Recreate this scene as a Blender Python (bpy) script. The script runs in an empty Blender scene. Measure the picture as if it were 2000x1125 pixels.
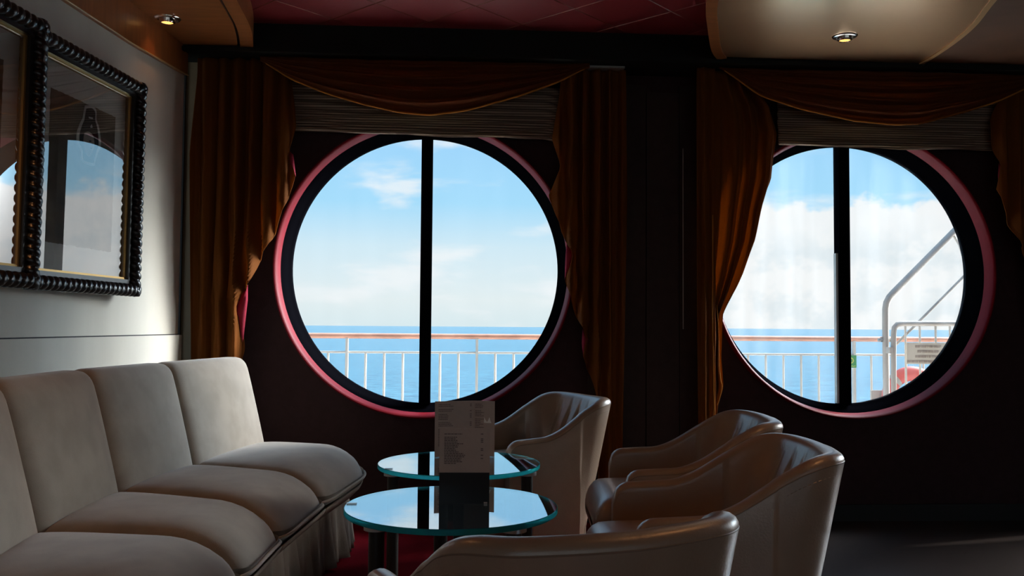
import bpy, bmesh, math, random
import numpy as np
from mathutils import Vector, Matrix
random.seed(7)
PI = math.pi
C = bpy.context.scene.collection

# ------------------------------------------------------------------ camera
FPX = 1712.0
CAM = np.array([0.0, -4.918, 1.06])
def cam_axes(yaw, pitch, roll):
    cy, sy = math.cos(yaw), math.sin(yaw)
    fwd = np.array([-sy*math.cos(pitch), cy*math.cos(pitch), math.sin(pitch)])
    right = np.array([cy, sy, 0.0]); up = np.cross(right, fwd)
    return (right*math.cos(roll)+up*math.sin(roll), -right*math.sin(roll)+up*math.cos(roll), fwd)
CR, CU, CF = cam_axes(-0.0589, 0.0434, 0.0072)
cd = bpy.data.cameras.new('camera'); cam = bpy.data.objects.new('camera', cd); C.objects.link(cam)
cd.sensor_width = 36.0; cd.lens = 36.0*FPX/2000.0; cd.clip_end = 30000; cd.clip_start = 0.02
cam.matrix_world = Matrix(((CR[0], CU[0], -CF[0], CAM[0]), (CR[1], CU[1], -CF[1], CAM[1]), (CR[2], CU[2], -CF[2], CAM[2]), (0, 0, 0, 1)))
bpy.context.scene.camera = cam
vs = bpy.context.scene.view_settings
vs.view_transform = 'Standard'; vs.look = 'None'; vs.gamma = 1.0; vs.use_curve_mapping = False
vs.exposure = 0.0
bpy.context.scene.cycles.max_bounces = 20; bpy.context.scene.cycles.transmission_bounces = 20
def at(x, y, ax, v):
    """point of the place seen at photo position (x, y) on the plane axis ax = v"""
    d = CF + CR*(x-1000)/FPX - CU*(y-562.5)/FPX
    return CAM + d*(v-CAM[ax])/d[ax]

# ------------------------------------------------------------------ node helpers
def nodes_of(m):
    m.use_nodes = True; nt = m.node_tree; nt.nodes.clear(); return nt, nt.nodes, nt.links
class G:
    """small node graph builder"""
    def __init__(s, nt): s.nt = nt; s.n = nt.nodes; s.l = nt.links
    def new(s, t, **kw):
        n = s.n.new(t)
        for k, v in kw.items(): setattr(n, k, v)
        return n
    def put(s, sock, v):
        if isinstance(v, bpy.types.NodeSocket): s.l.new(v, sock)
        else: sock.default_value = v
    def math(s, op, a, b=0.0, c=0.0, clamp=False):
        n = s.new('ShaderNodeMath', operation=op, use_clamp=clamp)
        s.put(n.inputs[0], a); s.put(n.inputs[1], b); s.put(n.inputs[2], c); return n.outputs[0]
    def ramp(s, f, stops, interp='LINEAR'):
        n = s.new('ShaderNodeValToRGB'); n.color_ramp.interpolation = interp
        e = n.color_ramp.elements
        while len(e) < len(stops): e.new(0.5)
        for i, (p, c) in enumerate(stops):
            e[i].position = p; e[i].color = (*c, 1) if len(c) == 3 else c
        s.put(n.inputs[0], f); return n.outputs[0]
    def mix(s, f, a, b, blend='MIX'):
        n = s.new('ShaderNodeMix', data_type='RGBA', blend_type=blend)
        s.put(n.inputs[0], f); s.put(n.inputs[6], a if isinstance(a, bpy.types.NodeSocket) else (*a, 1)); s.put(n.inputs[7], b if isinstance(b, bpy.types.NodeSocket) else (*b, 1))
        return n.outputs[2]
    def sstep(s, v, lo, hi):
        n = s.new('ShaderNodeMapRange', interpolation_type='SMOOTHSTEP')
        s.put(n.inputs[0], v); n.inputs[1].default_value = lo; n.inputs[2].default_value = hi; return n.outputs[0]

# ------------------------------------------------------------------ world: hazy bright sky with clouds over the sea
W = bpy.data.worlds.new('world'); bpy.context.scene.world = W
nt, N, L = nodes_of(W); g = G(nt)
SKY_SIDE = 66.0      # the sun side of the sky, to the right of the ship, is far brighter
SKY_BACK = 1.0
tc = g.new('ShaderNodeTexCoord'); sx = g.new('ShaderNodeSeparateXYZ'); L.new(tc.outputs['Generated'], sx.inputs[0])
X, Y, Z = sx.outputs
hor = g.math('SQRT', g.math('ADD', g.math('MULTIPLY', X, X), g.math('MULTIPLY', Y, Y)))
el = g.math('DIVIDE', Z, g.math('MAXIMUM', hor, 0.001))                     # tan(elevation)
base = g.ramp(g.math('MULTIPLY', el, 2.0, clamp=True), [(0.0, (.72, .84, .86)), (0.06, (.80, .88, .88)), (0.18, (.66, .84, .92)), (0.28, (.40, .74, .97)), (0.44, (.36, .68, .97)), (1.0, (.30, .60, .94))])
# clouds: stretched noise in azimuth / elevation
az = g.math('ARCTAN2', X, Y)
cb = g.new('ShaderNodeCombineXYZ'); L.new(g.math('MULTIPLY', az, 6.0), cb.inputs[0]); L.new(g.math('MULTIPLY', el, 20.0), cb.inputs[1]); cb.inputs[2].default_value = 3.1
nz = g.new('ShaderNodeTexNoise'); L.new(cb.outputs[0], nz.inputs['Vector']); nz.inputs['Scale'].default_value = 1.0; nz.inputs['Detail'].default_value = 7; nz.inputs['Roughness'].default_value = 0.5; nz.inputs['Distortion'].default_value = 0.2
cb3 = g.new('ShaderNodeCombineXYZ'); L.new(g.math('MULTIPLY', az, 26.0), cb3.inputs[0]); L.new(g.math('MULTIPLY', el, 30.0), cb3.inputs[1])
nz2 = g.new('ShaderNodeTexNoise'); L.new(cb3.outputs[0], nz2.inputs['Vector']); nz2.inputs['Scale'].default_value = 1.0; nz2.inputs['Detail'].default_value = 6; nz2.inputs['Roughness'].default_value = .55
# thin streaks everywhere, one cumulus bank low on the right
thin = g.math('MULTIPLY', g.sstep(nz.outputs[0], 0.50, 0.66), 0.75)
top = g.math('MULTIPLY_ADD', g.math('SUBTRACT', nz2.outputs[0], .5), .06, .135)
bank = g.math('MULTIPLY', g.sstep(g.math('SUBTRACT', top, el), -.003, .010), g.sstep(az, .16, .26))
shade = g.math('MULTIPLY', g.sstep(g.math('SUBTRACT', top, el), .015, .05), g.math('SUBTRACT', 1.0, g.sstep(nz2.outputs[0], .38, .60)))
ccol = g.mix(g.math('MULTIPLY', shade, .55), (.95, .95, .93), (.66, .76, .80))
sky = g.mix(thin, base, (.93, .95, .95))
sky = g.mix(g.math('MULTIPLY', bank, .92), sky, ccol)
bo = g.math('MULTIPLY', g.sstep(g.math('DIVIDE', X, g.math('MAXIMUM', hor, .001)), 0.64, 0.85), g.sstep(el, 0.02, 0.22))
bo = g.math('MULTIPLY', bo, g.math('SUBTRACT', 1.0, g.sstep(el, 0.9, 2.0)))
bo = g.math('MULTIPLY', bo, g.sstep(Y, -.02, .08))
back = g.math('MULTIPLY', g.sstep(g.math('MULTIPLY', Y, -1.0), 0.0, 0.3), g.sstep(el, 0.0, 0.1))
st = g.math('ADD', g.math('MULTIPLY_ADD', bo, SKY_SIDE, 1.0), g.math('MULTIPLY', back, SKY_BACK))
skyw = g.mix(g.math('MULTIPLY', bo, 0.8), sky, (1.0, .93, .82))
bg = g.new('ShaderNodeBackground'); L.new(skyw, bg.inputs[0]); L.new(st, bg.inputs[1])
wo = g.new('ShaderNodeOutputWorld'); L.new(bg.outputs[0], wo.inputs[0])

# sun: high over the right-hand side, along the ship
sd = bpy.data.lights.new('sun', 'SUN'); sd.energy = 2.6; sd.angle = math.radians(1.0); sd.color = (1, .95, .86)
sun = bpy.data.objects.new('sun', sd); C.objects.link(sun)
SUN = Vector((.80, .22, .58)).normalized()
sun.rotation_euler = SUN.to_track_quat('Z', 'Y').to_euler()

# ------------------------------------------------------------------ materials
M = {}
def mat(name, col, rough=.6, bump=None, spec=.5, metal=0, var=None, sheen=0, coat=0, coatr=.1, ani=None):
    """principled with noise colour variation var=(scale, amount) and bump=(scale, strength)"""
    m = bpy.data.materials.new(name); nt, N, L = nodes_of(m); g = G(nt)
    p = g.new('ShaderNodeBsdfPrincipled'); o = g.new('ShaderNodeOutputMaterial'); L.new(p.outputs[0], o.inputs[0])
    p.inputs['Roughness'].default_value = rough; p.inputs['Metallic'].default_value = metal
    p.inputs['Specular IOR Level'].default_value = spec
    p.inputs['Sheen Weight'].default_value = sheen; p.inputs['Sheen Roughness'].default_value = .4
    p.inputs['Coat Weight'].default_value = coat; p.inputs['Coat Roughness'].default_value = coatr
    tcn = g.new('ShaderNodeTexCoord'); vec = tcn.outputs['Object']
    if ani:
        mp = g.new('ShaderNodeMapping'); L.new(vec, mp.inputs[0]); mp.inputs['Scale'].default_value = ani; vec = mp.outputs[0]
    if var:
        n = g.new('ShaderNodeTexNoise'); L.new(vec, n.inputs['Vector']); n.inputs['Scale'].default_value = var[0]; n.inputs['Detail'].default_value = 5
        a = tuple(c*(1-var[1]) for c in col); b = tuple(min(1, c*(1+var[1])) for c in col)
        L.new(g.mix(g.sstep(n.outputs[0], .3, .7), a, b), p.inputs['Base Color'])
    else: p.inputs['Base Color'].default_value = (*col, 1)
    if bump:
        n = g.new('ShaderNodeTexNoise'); L.new(vec, n.inputs['Vector']); n.inputs['Scale'].default_value = bump[0]; n.inputs['Detail'].default_value = 4
        b = g.new('ShaderNodeBump'); b.inputs['Strength'].default_value = bump[1]; b.inputs['Distance'].default_value = .01
        L.new(n.outputs[0], b.inputs['Height']); L.new(b.outputs[0], p.inputs['Normal'])
    M[name] = m; return m
mat('suede', (.285, .246, .205), .85, bump=(420, .12), var=(9, .10), sheen=.35, spec=.2)
mat('skirt', (.27, .225, .18), .9, bump=(300, .15), var=(8, .1), spec=.1)
mat('piping', (.36, .31, .25), .7, spec=.3)
mat('leather', (.32, .225, .155), .36, bump=(170, .10), var=(14, .05), spec=.7, coat=.5, coatr=.30)
mat('leather_dark', (.24, .18, .13), .45, spec=.4)
mat('wall_linen', (.62, .59, .52), .8, bump=(260, .08), var=(4, .05), spec=.15, ani=(1, 1, .25))
mat('beige_post', (.26, .19, .11), .6, var=(5, .1))
mat('black_gap', (.01, .008, .008), .7)
mat('wine_wall', (.040, .019, .020), .75, bump=(120, .1), var=(30, .1), spec=.15)
mat('wine_panel', (.046, .030, .027), .7, var=(18, .1), spec=.15)
mat('pale_line', (.45, .42, .38), .4)
mat('red_rim', (.145, .002, .008), .50, spec=.12)
mat('black_frame', (.002, .002, .003), .9, spec=.0)
mat('gasket', (.16, .14, .30), .4)
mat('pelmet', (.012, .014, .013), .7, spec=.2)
mat('ceiling_tile', (.20, .018, .022), .38, bump=(60, .05), spec=.6)
mat('tile_bar', (.20, .07, .04), .4, spec=.5)
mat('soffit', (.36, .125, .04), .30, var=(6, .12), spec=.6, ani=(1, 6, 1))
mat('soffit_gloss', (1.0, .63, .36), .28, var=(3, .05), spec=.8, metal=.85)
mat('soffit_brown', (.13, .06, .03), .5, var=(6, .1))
mat('trim_gold', (.55, .33, .14), .35, spec=.6)
mat('dark_groove', (.02, .008, .006), .6)
mat('chrome', (.75, .74, .70), .18, metal=1)
mat('steel', (.55, .56, .56), .3, metal=1)
mat('carved_black', (.006, .0055, .0055), .28, spec=.7)
mat('gold', (.46, .28, .09), .35, metal=.7)
mat('mat_board', (.85, .82, .74), .8)
mat('print_brown', (.20, .145, .09), .7, var=(9, .25))
mat('ink_black', (.012, .012, .015), .7)
mat('ink_grey', (.5, .42, .37), .7)
mat('lit_hem_gold', (.50, .20, .035), .7, spec=.05)  # gold tone stands in for window light glowing on cloth edges
mat('paper_white', (.55, .52, .50), .7)
mat('paper_beige', (.46, .38, .34), .75, var=(30, .03))
mat('menu_ink', (.13, .10, .10), .8)
mat('menu_black', (.008, .008, .010), .35, spec=.4)
mat('logo_white', (.85, .85, .82), .6)
mat('table_leg', (.020, .021, .018), .4, spec=.5)
mat('carpet', (.20, .006, .012), .95, bump=(700, .4), var=(240, .25), spec=.05)
mat('wood_floor', (.055, .042, .038), .26, bump=(8, .03), var=(5, .2), spec=.6, ani=(1, 8, 1))
mat('blind_cloth', (.36, .27, .20), .9, spec=.1)
mat('rail_white', (.52, .49, .44), .4)
mat('pipe_cream', (.38, .34, .30), .45)
mat('handrail', (.55, .26, .17), .4, var=(6, .2))
mat('deck', (.70, .66, .60), .6)
mat('hull', (.75, .75, .74), .5)
mat('buoy_red', (.50, .09, .08), .5)
mat('buoy_white', (.30, .29, .28), .5)
mat('green_sign', (.015, .24, .05), .4)
mat('sign_yellow', (.5, .52, .08), .4)
mat('sign_cream', (.50, .44, .35), .5)
mat('sign_ink', (.27, .20, .16), .5)
mat('cast_metal', (.42, .42, .40), .4, metal=.6)

def cloth(name, col, tr, trcol, scale=90):
    m = bpy.data.materials.new(name); nt, N, L = nodes_of(m); g = G(nt)
    p = g.new('ShaderNodeBsdfPrincipled'); p.inputs['Roughness'].default_value = .75; p.inputs['Specular IOR Level'].default_value = .04
    p.inputs['Sheen Weight'].default_value = .06; p.inputs['Sheen Tint'].default_value = (*trcol, 1)
    tcn = g.new('ShaderNodeTexCoord'); n = g.new('ShaderNodeTexNoise'); L.new(tcn.outputs['Object'], n.inputs['Vector']); n.inputs['Scale'].default_value = scale
    L.new(g.mix(n.outputs[0], tuple(c*.8 for c in col), tuple(c*1.2 for c in col)), p.inputs['Base Color'])
    b = g.new('ShaderNodeBump'); b.inputs['Strength'].default_value = .15; b.inputs['Distance'].default_value = .01; L.new(n.outputs[0], b.inputs['Height']); L.new(b.outputs[0], p.inputs['Normal'])
    t = g.new('ShaderNodeBsdfTranslucent'); t.inputs[0].default_value = (*trcol, 1)
    mx = g.new('ShaderNodeMixShader'); mx.inputs[0].default_value = tr; L.new(p.outputs[0], mx.inputs[1]); L.new(t.outputs[0], mx.inputs[2])
    o = g.new('ShaderNodeOutputMaterial'); L.new(mx.outputs[0], o.inputs[0]); M[name] = m
cloth('curtain', (.17, .056, .012), .20, (.75, .30, .04))
cloth('swag', (.135, .042, .016), .30, (.75, .28, .05))
cloth('lining', (.42, .045, .08), .20, (.8, .10, .16))

# striped roman blind cloth: thin horizontal stripes
m = M['blind_cloth']; nt = m.node_tree; g = G(nt); p = [n for n in nt.nodes if n.type == 'BSDF_PRINCIPLED'][0]
tcn = g.new('ShaderNodeTexCoord'); sp = g.new('ShaderNodeSeparateXYZ'); nt.links.new(tcn.outputs['Object'], sp.inputs[0])
wv = g.math('SINE', g.math('MULTIPLY', sp.outputs[2], 470.0))
nt.links.new(g.mix(g.sstep(wv, -.3, .8), (.14, .10, .08), (.46, .37, .28)), p.inputs['Base Color'])
t = g.new('ShaderNodeBsdfTranslucent'); t.inputs[0].default_value = (.6, .46, .30, 1)
mx = g.new('ShaderNodeMixShader'); mx.inputs[0].default_value = .22; nt.links.new(p.outputs[0], mx.inputs[1]); nt.links.new(t.outputs[0], mx.inputs[2])
o = [n for n in nt.nodes if n.type == 'OUTPUT_MATERIAL'][0]; nt.links.new(mx.outputs[0], o.inputs[0])

def pane_mat(name, ior, tint=(1, 1, 1), haze=0.0, gmin=0.0):   # gmin: coated glass reflects at least this much
    m = bpy.data.materials.new(name); nt, N, L = nodes_of(m); g = G(nt)
    fr = g.new('ShaderNodeFresnel'); fr.inputs[0].default_value = ior
    t = g.new('ShaderNodeBsdfTransparent'); t.inputs[0].default_value = (*tint, 1)
    gl = g.new('ShaderNodeBsdfGlossy'); gl.inputs['Roughness'].default_value = 0.005
    mx = g.new('ShaderNodeMixShader'); ge = g.new('ShaderNodeNewGeometry'); L.new(g.math('MULTIPLY', g.math('MAXIMUM', fr.outputs[0], gmin), g.math('SUBTRACT', 1.0, ge.outputs['Backfacing'])), mx.inputs[0]); L.new(t.outputs[0], mx.inputs[1]); L.new(gl.outputs[0], mx.inputs[2])
    out = mx.outputs[0]
    if haze:
        tl = g.new('ShaderNodeBsdfTranslucent'); tl.inputs[0].default_value = (.9, .92, .95, 1)
        tcn = g.new('ShaderNodeTexCoord'); mp = g.new('ShaderNodeMapping'); mp.inputs['Scale'].default_value = (4, 1, .5); L.new(tcn.outputs['Object'], mp.inputs[0])
        n = g.new('ShaderNodeTexNoise'); n.inputs['Scale'].default_value = 2.0; n.inputs['Detail'].default_value = 6; L.new(mp.outputs[0], n.inputs['Vector'])
        m2 = g.new('ShaderNodeMixShader'); L.new(g.math('MULTIPLY', g.sstep(n.outputs[0], .35, .75), haze), m2.inputs[0]); L.new(out, m2.inputs[1]); L.new(tl.outputs[0], m2.inputs[2]); out = m2.outputs[0]
    o = g.new('ShaderNodeOutputMaterial'); L.new(out, o.inputs[0]); M[name] = m
pane_mat('window_glass', 1.12, (.98, .99, 1.0), haze=.004)
pane_mat('window_glass_hazy', 1.12, (.98, .99, 1.0), haze=.025)
pane_mat('picture_glass', 1.6, gmin=.46)
def glass(name, col, ior=1.52, rough=0.0):
    m = bpy.data.materials.new(name); nt, N, L = nodes_of(m); g = G(nt)
    gl = g.new('ShaderNodeBsdfGlass'); gl.inputs[0].default_value = (*col, 1); gl.inputs['IOR'].default_value = ior; gl.inputs['Roughness'].default_value = rough
    o = g.new('ShaderNodeOutputMaterial'); L.new(gl.outputs[0], o.inputs[0]); M[name] = m
glass('table_glass', (.90, .98, .97), 1.6)
m = M['table_glass']; g = G(m.node_tree); o = [n for n in m.node_tree.nodes if n.type == 'OUTPUT_MATERIAL'][0]; gl = [n for n in m.node_tree.nodes if n.type == 'BSDF_GLASS'][0]
g2 = g.new('ShaderNodeBsdfGlossy'); g2.inputs['Roughness'].default_value = 0.0; g2.inputs[0].default_value = (.92, .97, 1, 1)
mx = g.new('ShaderNodeMixShader'); mx.inputs[0].default_value = .45; m.node_tree.links.new(gl.outputs[0], mx.inputs[1]); m.node_tree.links.new(g2.outputs[0], mx.inputs[2]); m.node_tree.links.new(mx.outputs[0], o.inputs[0])
glass('table_glass_edge', (.30, .95, .95), 1.52, .02)
m = M['table_glass_edge']; g = G(m.node_tree); o = [n for n in m.node_tree.nodes if n.type == 'OUTPUT_MATERIAL'][0]; gl = [n for n in m.node_tree.nodes if n.type == 'BSDF_GLASS'][0]
g2 = g.new('ShaderNodeBsdfTranslucent'); g2.inputs[0].default_value = (.10, .9, 1, 1)
mx = g.new('ShaderNodeMixShader'); mx.inputs[0].default_value = .5; m.node_tree.links.new(gl.outputs[0], mx.inputs[1]); m.node_tree.links.new(g2.outputs[0], mx.inputs[2]); m.node_tree.links.new(mx.outputs[0], o.inputs[0])
# sea
m = bpy.data.materials.new('sea'); nt, N, L = nodes_of(m); g = G(nt); M['sea'] = m
p = g.new('ShaderNodeBsdfPrincipled'); p.inputs['Roughness'].default_value = .22; p.inputs['IOR'].default_value = 1.33
tcn = g.new('ShaderNodeTexCoord'); mp = g.new('ShaderNodeMapping'); mp.inputs['Scale'].default_value = (.30, .9, 1); mp.inputs['Rotation'].default_value = (0, 0, .25); L.new(tcn.outputs['Object'], mp.inputs[0])
n1 = g.new('ShaderNodeTexNoise'); L.new(mp.outputs[0], n1.inputs['Vector']); n1.inputs['Scale'].default_value = .9; n1.inputs['Detail'].default_value = 8; n1.inputs['Roughness'].default_value = .6
L.new(g.mix(g.sstep(n1.outputs[0], .38, .62), (.012, .066, .115), (.034, .135, .195)), p.inputs['Base Color'])
b = g.new('ShaderNodeBump'); b.inputs['Strength'].default_value = .9; b.inputs['Distance'].default_value = .5; L.new(n1.outputs[0], b.inputs['Height']); L.new(b.outputs[0], p.inputs['Normal'])
o = g.new('ShaderNodeOutputMaterial'); L.new(p.outputs[0], o.inputs[0])
# lamp glow
m = bpy.data.materials.new('lamp_glow'); nt, N, L = nodes_of(m); g = G(nt); M['lamp_glow'] = m
e = g.new('ShaderNodeEmission'); e.inputs[0].default_value = (1, .48, .12, 1); e.inputs[1].default_value = 2.2
o = g.new('ShaderNodeOutputMaterial'); L.new(e.outputs[0], o.inputs[0])

# ------------------------------------------------------------------ mesh helpers
class MB:
    def __init__(s): s.v = []; s.f = []; s.mi = []
    def add(s, v, f, mi=0):
        o = len(s.v); s.v += [tuple(map(float, p)) for p in v]; s.f += [tuple(i+o for i in q) for q in f]; s.mi += [mi]*len(f); return s
    def box(s, x0, x1, y0, y1, z0, z1, mi=0):
        v = [(x, y, z) for z in (z0, z1) for y in (y0, y1) for x in (x0, x1)]
        return s.add(v, [(0, 2, 3, 1), (4, 5, 7, 6), (0, 1, 5, 4), (2, 6, 7, 3), (0, 4, 6, 2), (1, 3, 7, 5)], mi)
    def grid(s, P, closeu=False, closev=False, mi=0):
        """P[i][j] points"""
        nu, nv = len(P), len(P[0]); v = [p for r in P for p in r]; f = []
        for i in range(nu if closeu else nu-1):
            for j in range(nv if closev else nv-1):
                a = i*nv+j; b_ = ((i+1) % nu)*nv+j; c = ((i+1) % nu)*nv+(j+1) % nv; d = i*nv+(j+1) % nv
                f.append((a, b_, c, d))
        return s.add(v, f, mi)
    def tube(s, pts, r, n=10, closed=False, caps=True, mi=0):
        pts = [Vector(p) for p in pts]; m_ = len(pts); rings = []
        up = Vector((0, 0, 1)); prev = None
        for i, p in enumerate(pts):
            a = pts[(i-1) % m_] if (i > 0 or closed) else p; b_ = pts[(i+1) % m_] if (i < m_-1 or closed) else p
            t = (b_-a).normalized()
            if prev is None:
                u = t.cross(up)
                if u.length < .05: u = t.cross(Vector((0, 1, 0)))
                u.normalize()
            else:
                u = prev - t*prev.dot(t); u.normalize()
            prev = u; w = t.cross(u)
            rr = r(i/(m_-1)) if callable(r) else r
            rings.append([p+(u*math.cos(k*2*PI/n)+w*math.sin(k*2*PI/n))*rr for k in range(n)])
        s.grid(rings, closeu=closed, closev=True, mi=mi)
        if caps and not closed:
            o = len(s.v); s.v += [tuple(q) for q in rings[0]]+[tuple(q) for q in rings[-1]]
            s.f += [tuple(range(o, o+n)), tuple(range(o+n, o+2*n))]; s.mi += [mi]*2
        return s
    def cyl(s, c, r, z0, z1, n=24, r2=None, mi=0):
        r2 = r if r2 is None else r2
        ring = lambda rr, z: [(c[0]+rr*math.cos(k*2*PI/n), c[1]+rr*math.sin(k*2*PI/n), z) for k in range(n)]
        o = len(s.v); s.v += ring(r, z0)+ring(r2, z1)
        s.f += [(o+k, o+(k+1) % n, o+n+(k+1) % n, o+n+k) for k in range(n)]+[tuple(range(o, o+n)), tuple(range(o+n, o+2*n))]; s.mi += [mi]*(n+2)
        return s
    def lathe_y(s, c, prof, n=128, mi=0):
        """profile of (radius, y) about an axis parallel to Y through c=(x, z)"""
        P = [[(c[0]+r*math.cos(a), y, c[1]+r*math.sin(a)) for (r, y) in prof] for a in [k*2*PI/n for k in range(n)]]
        return s.grid(P, closeu=True, mi=mi)
    def prism(s, poly, y0, y1, mi=0):
        """polygon of (x, z) extruded along Y"""
        n = len(poly); o = len(s.v)
        s.v += [(x, y0, z) for x, z in poly]+[(x, y1, z) for x, z in poly]
        s.f += [tuple(range(o, o+n)), tuple(range(o+n, o+2*n))]+[(o+k, o+(k+1) % n, o+n+(k+1) % n, o+n+k) for k in range(n)]; s.mi += [mi]*(n+2)
        return s
    def slab(s, poly, z0, z1, mi=0):
        n = len(poly); o = len(s.v)
        s.v += [(x, y, z0) for x, y in poly]+[(x, y, z1) for x, y in poly]
        s.f += [tuple(range(o, o+n)), tuple(range(o+n, o+2*n))]+[(o+k, o+(k+1) % n, o+n+(k+1) % n, o+n+k) for k in range(n)]; s.mi += [mi]*(n+2)
        return s
    def build(s, name, mats, parent=None, smooth=True, weld=True, angle=40, loc=None):
        me = bpy.data.meshes.new(name)
        V = s.v
        if loc is not None: V = [(a-loc[0], b_-loc[1], c-loc[2]) for a, b_, c in V]
        me.from_pydata(V, [], s.f)
        if not isinstance(mats, (list, tuple)): mats = [mats]
        for m_ in mats: me.materials.append(M[m_])
        for p_, k in zip(me.polygons, s.mi): p_.material_index = k
        bm = bmesh.new(); bm.from_mesh(me)
        if weld: bmesh.ops.remove_doubles(bm, verts=bm.verts, dist=1e-5)
        bmesh.ops.recalc_face_normals(bm, faces=bm.faces)
        if smooth:
            for f_ in bm.faces: f_.smooth = True
            for e_ in bm.edges:
                if len(e_.link_faces) == 2 and e_.calc_face_angle(0) > math.radians(angle): e_.smooth = False
        bm.to_mesh(me); bm.free()
        ob = bpy.data.objects.new(name, me); C.objects.link(ob)
        if loc is not None: ob.location = loc
        if parent is not None: ob.parent = parent
        return ob
def empty(name, loc=(0, 0, 0), rz=0):
    o = bpy.data.objects.new(name, None); C.objects.link(o); o.location = loc; o.rotation_euler = (0, 0, rz); o.empty_display_size = .1; return o
def tag(o, label, cat, group=None):
    o['label'] = label; o['category'] = cat
    if group: o['group'] = group
    return o
def struct(o): o['kind'] = 'structure'; return o
def sm(t): t = max(0, min(1, t)); return t*t*(3-2*t)
def lerp(a, b, t): return a+(b-a)*t
def interp(x, xs, ys): return float(np.interp(x, xs, ys))

def rounded_box(nx, ny, nz, lx, ly, lz, r):
    """surface of a rounded box centred on the origin: (points, faces)"""
    v = {}; verts = []; faces = []
    def axis(n, l, rr):
        # denser near the rounded ends
        a = [-l/2+rr*(1-math.cos(k/4*PI/2)) for k in range(4)]
        mid = [lerp(-l/2+rr, l/2-rr, k/n) for k in range(n+1)]
        return a+mid+[-q for q in reversed(a)]
    ax = [axis(nx, lx, r), axis(ny, ly, r), axis(nz, lz, r)]
    def pt(i, j, k):
        key = (i, j, k)
        if key not in v:
            p = Vector((ax[0][i], ax[1][j], ax[2][k]))
            q = Vector((max(-lx/2+r, min(lx/2-r, p.x)), max(-ly/2+r, min(ly/2-r, p.y)), max(-lz/2+r, min(lz/2-r, p.z))))
            d = p-q
            if d.length > 1e-9:
                d.normalize(); p = q+d*r
            v[key] = len(verts); verts.append(p)
        return v[key]
    n = [len(a)-1 for a in ax]
    for (a, b_, c) in ((0, 1, 2), (1, 2, 0), (2, 0, 1)):
        for side in (0, n[c]):
            for i in range(n[a]):
                for j in range(n[b_]):
                    q = []
                    for di, dj in ((0, 0), (1, 0), (1, 1), (0, 1)):
                        idx = [0, 0, 0]; idx[a] = i+di; idx[b_] = j+dj; idx[c] = side; q.append(pt(*idx))
                    faces.append(tuple(q))
    return verts, faces

# ================================================================== SHELL OF THE ROOM
WALL_Y = -0.15          # inner face of the window wall; the glass is at y = 0
WZ = 1.37; WX = [-0.192, 2.191, 4.574, 6.957]; HOLE = 0.808
def holed_wall(mb, x0, x1, z0, z1, cx, cz, r, y0, y1, n=96):
    """rectangle with a round hole, both faces"""
    angs = sorted(set([k*2*PI/n for k in range(n)]+[math.atan2(z-cz, x-cx) % (2*PI) for x in (x0, x1) for z in (z0, z1)]))
    def outer(a):
        dx, dz = math.cos(a), math.sin(a); t = 1e9
        if dx > 1e-9: t = min(t, (x1-cx)/dx)
        if dx < -1e-9: t = min(t, (x0-cx)/dx)
        if dz > 1e-9: t = min(t, (z1-cz)/dz)
        if dz < -1e-9: t = min(t, (z0-cz)/dz)
        return cx+dx*t, cz+dz*t
    I = [(cx+r*math.cos(a), cz+r*math.sin(a)) for a in angs]; O = [outer(a) for a in angs]
    P = [[(i[0], y0, i[1]), (o_[0], y0, o_[1]), (o_[0], y1, o_[1]), (i[0], y1, i[1]), (i[0], y0, i[1])] for i, o_ in zip(I, O)]
    mb.grid(P, closeu=True)
mb = MB()
edges = [-1.70, 1.0, 3.383, 5.766, 8.2]
for k in range(4): holed_wall(mb, edges[k], edges[k+1], -0.05, 2.72, WX[k], WZ, HOLE, WALL_Y, 0.06)
mb.box(-3.2, -1.70, WALL_Y, .06, -.05, 2.72)
struct(mb.build('wall_front', 'wine_wall', smooth=False))

def window(k, cx, dirn=1, yoff=0.0, hazy=False):
    """round ship's window; dirn=+1: the room is on the -Y side"""
    root = empty('window_%d' % k, (cx, yoff, WZ)); struct(root)
    Y_ = lambda y: y*dirn
    MB().lathe_y((0, 0), [(r, Y_(y)) for r, y in [(.742, .03), (.742, -.004), (.748, -.012), (.764, -.035), (.782, -.105), (.790, -.112), (.800, -.112), (.808, -.108), (.808, .03), (.742, .03)]]).build('window_frame', 'black_frame', root)
    MB().lathe_y((0, 0), [(r, Y_(y)) for r, y in [(.7825, -.104), (.7860, -.140), (.792, -.172), (.797, -.183), (.803, -.187), (.809, -.183), (.812, -.172), (.813, -.149), (.806, -.149), (.800, -.104), (.7825, -.104)]]).build('window_rim', 'red_rim', root)
    MB().box(-.031, .031, min(Y_(-.045), Y_(.03)), max(Y_(-.045), Y_(.03)), -.745, .745).build('mullion', 'black_frame', root, smooth=False)
    for sgn in (-1, 1):
        a0, a1 = (-PI/2, PI/2) if sgn > 0 else (PI/2, 3*PI/2)
        poly = [(.744*math.cos(lerp(a0, a1, i/48)), .744*math.sin(lerp(a0, a1, i/48))) for i in range(49)]
        poly = [(max(.028, x) if sgn > 0 else min(-.028, x), z) for x, z in poly]
        MB().prism(poly, Y_(.004), Y_(.012)).build('window_pane', 'window_glass_hazy' if hazy else 'window_glass', root, smooth=False)
    return root
window(1, WX[0]); window(2, WX[1], hazy=True); window(3, WX[2]); window(4, WX[3])
# thin bright edge strip on the mullion of the second window
w2 = bpy.data.objects['window_2']
MB().box(-.047, -.033, -.03, .0, -.735, .12).build('mullion_strip', 'cast_metal', w2, smooth=False)

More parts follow.
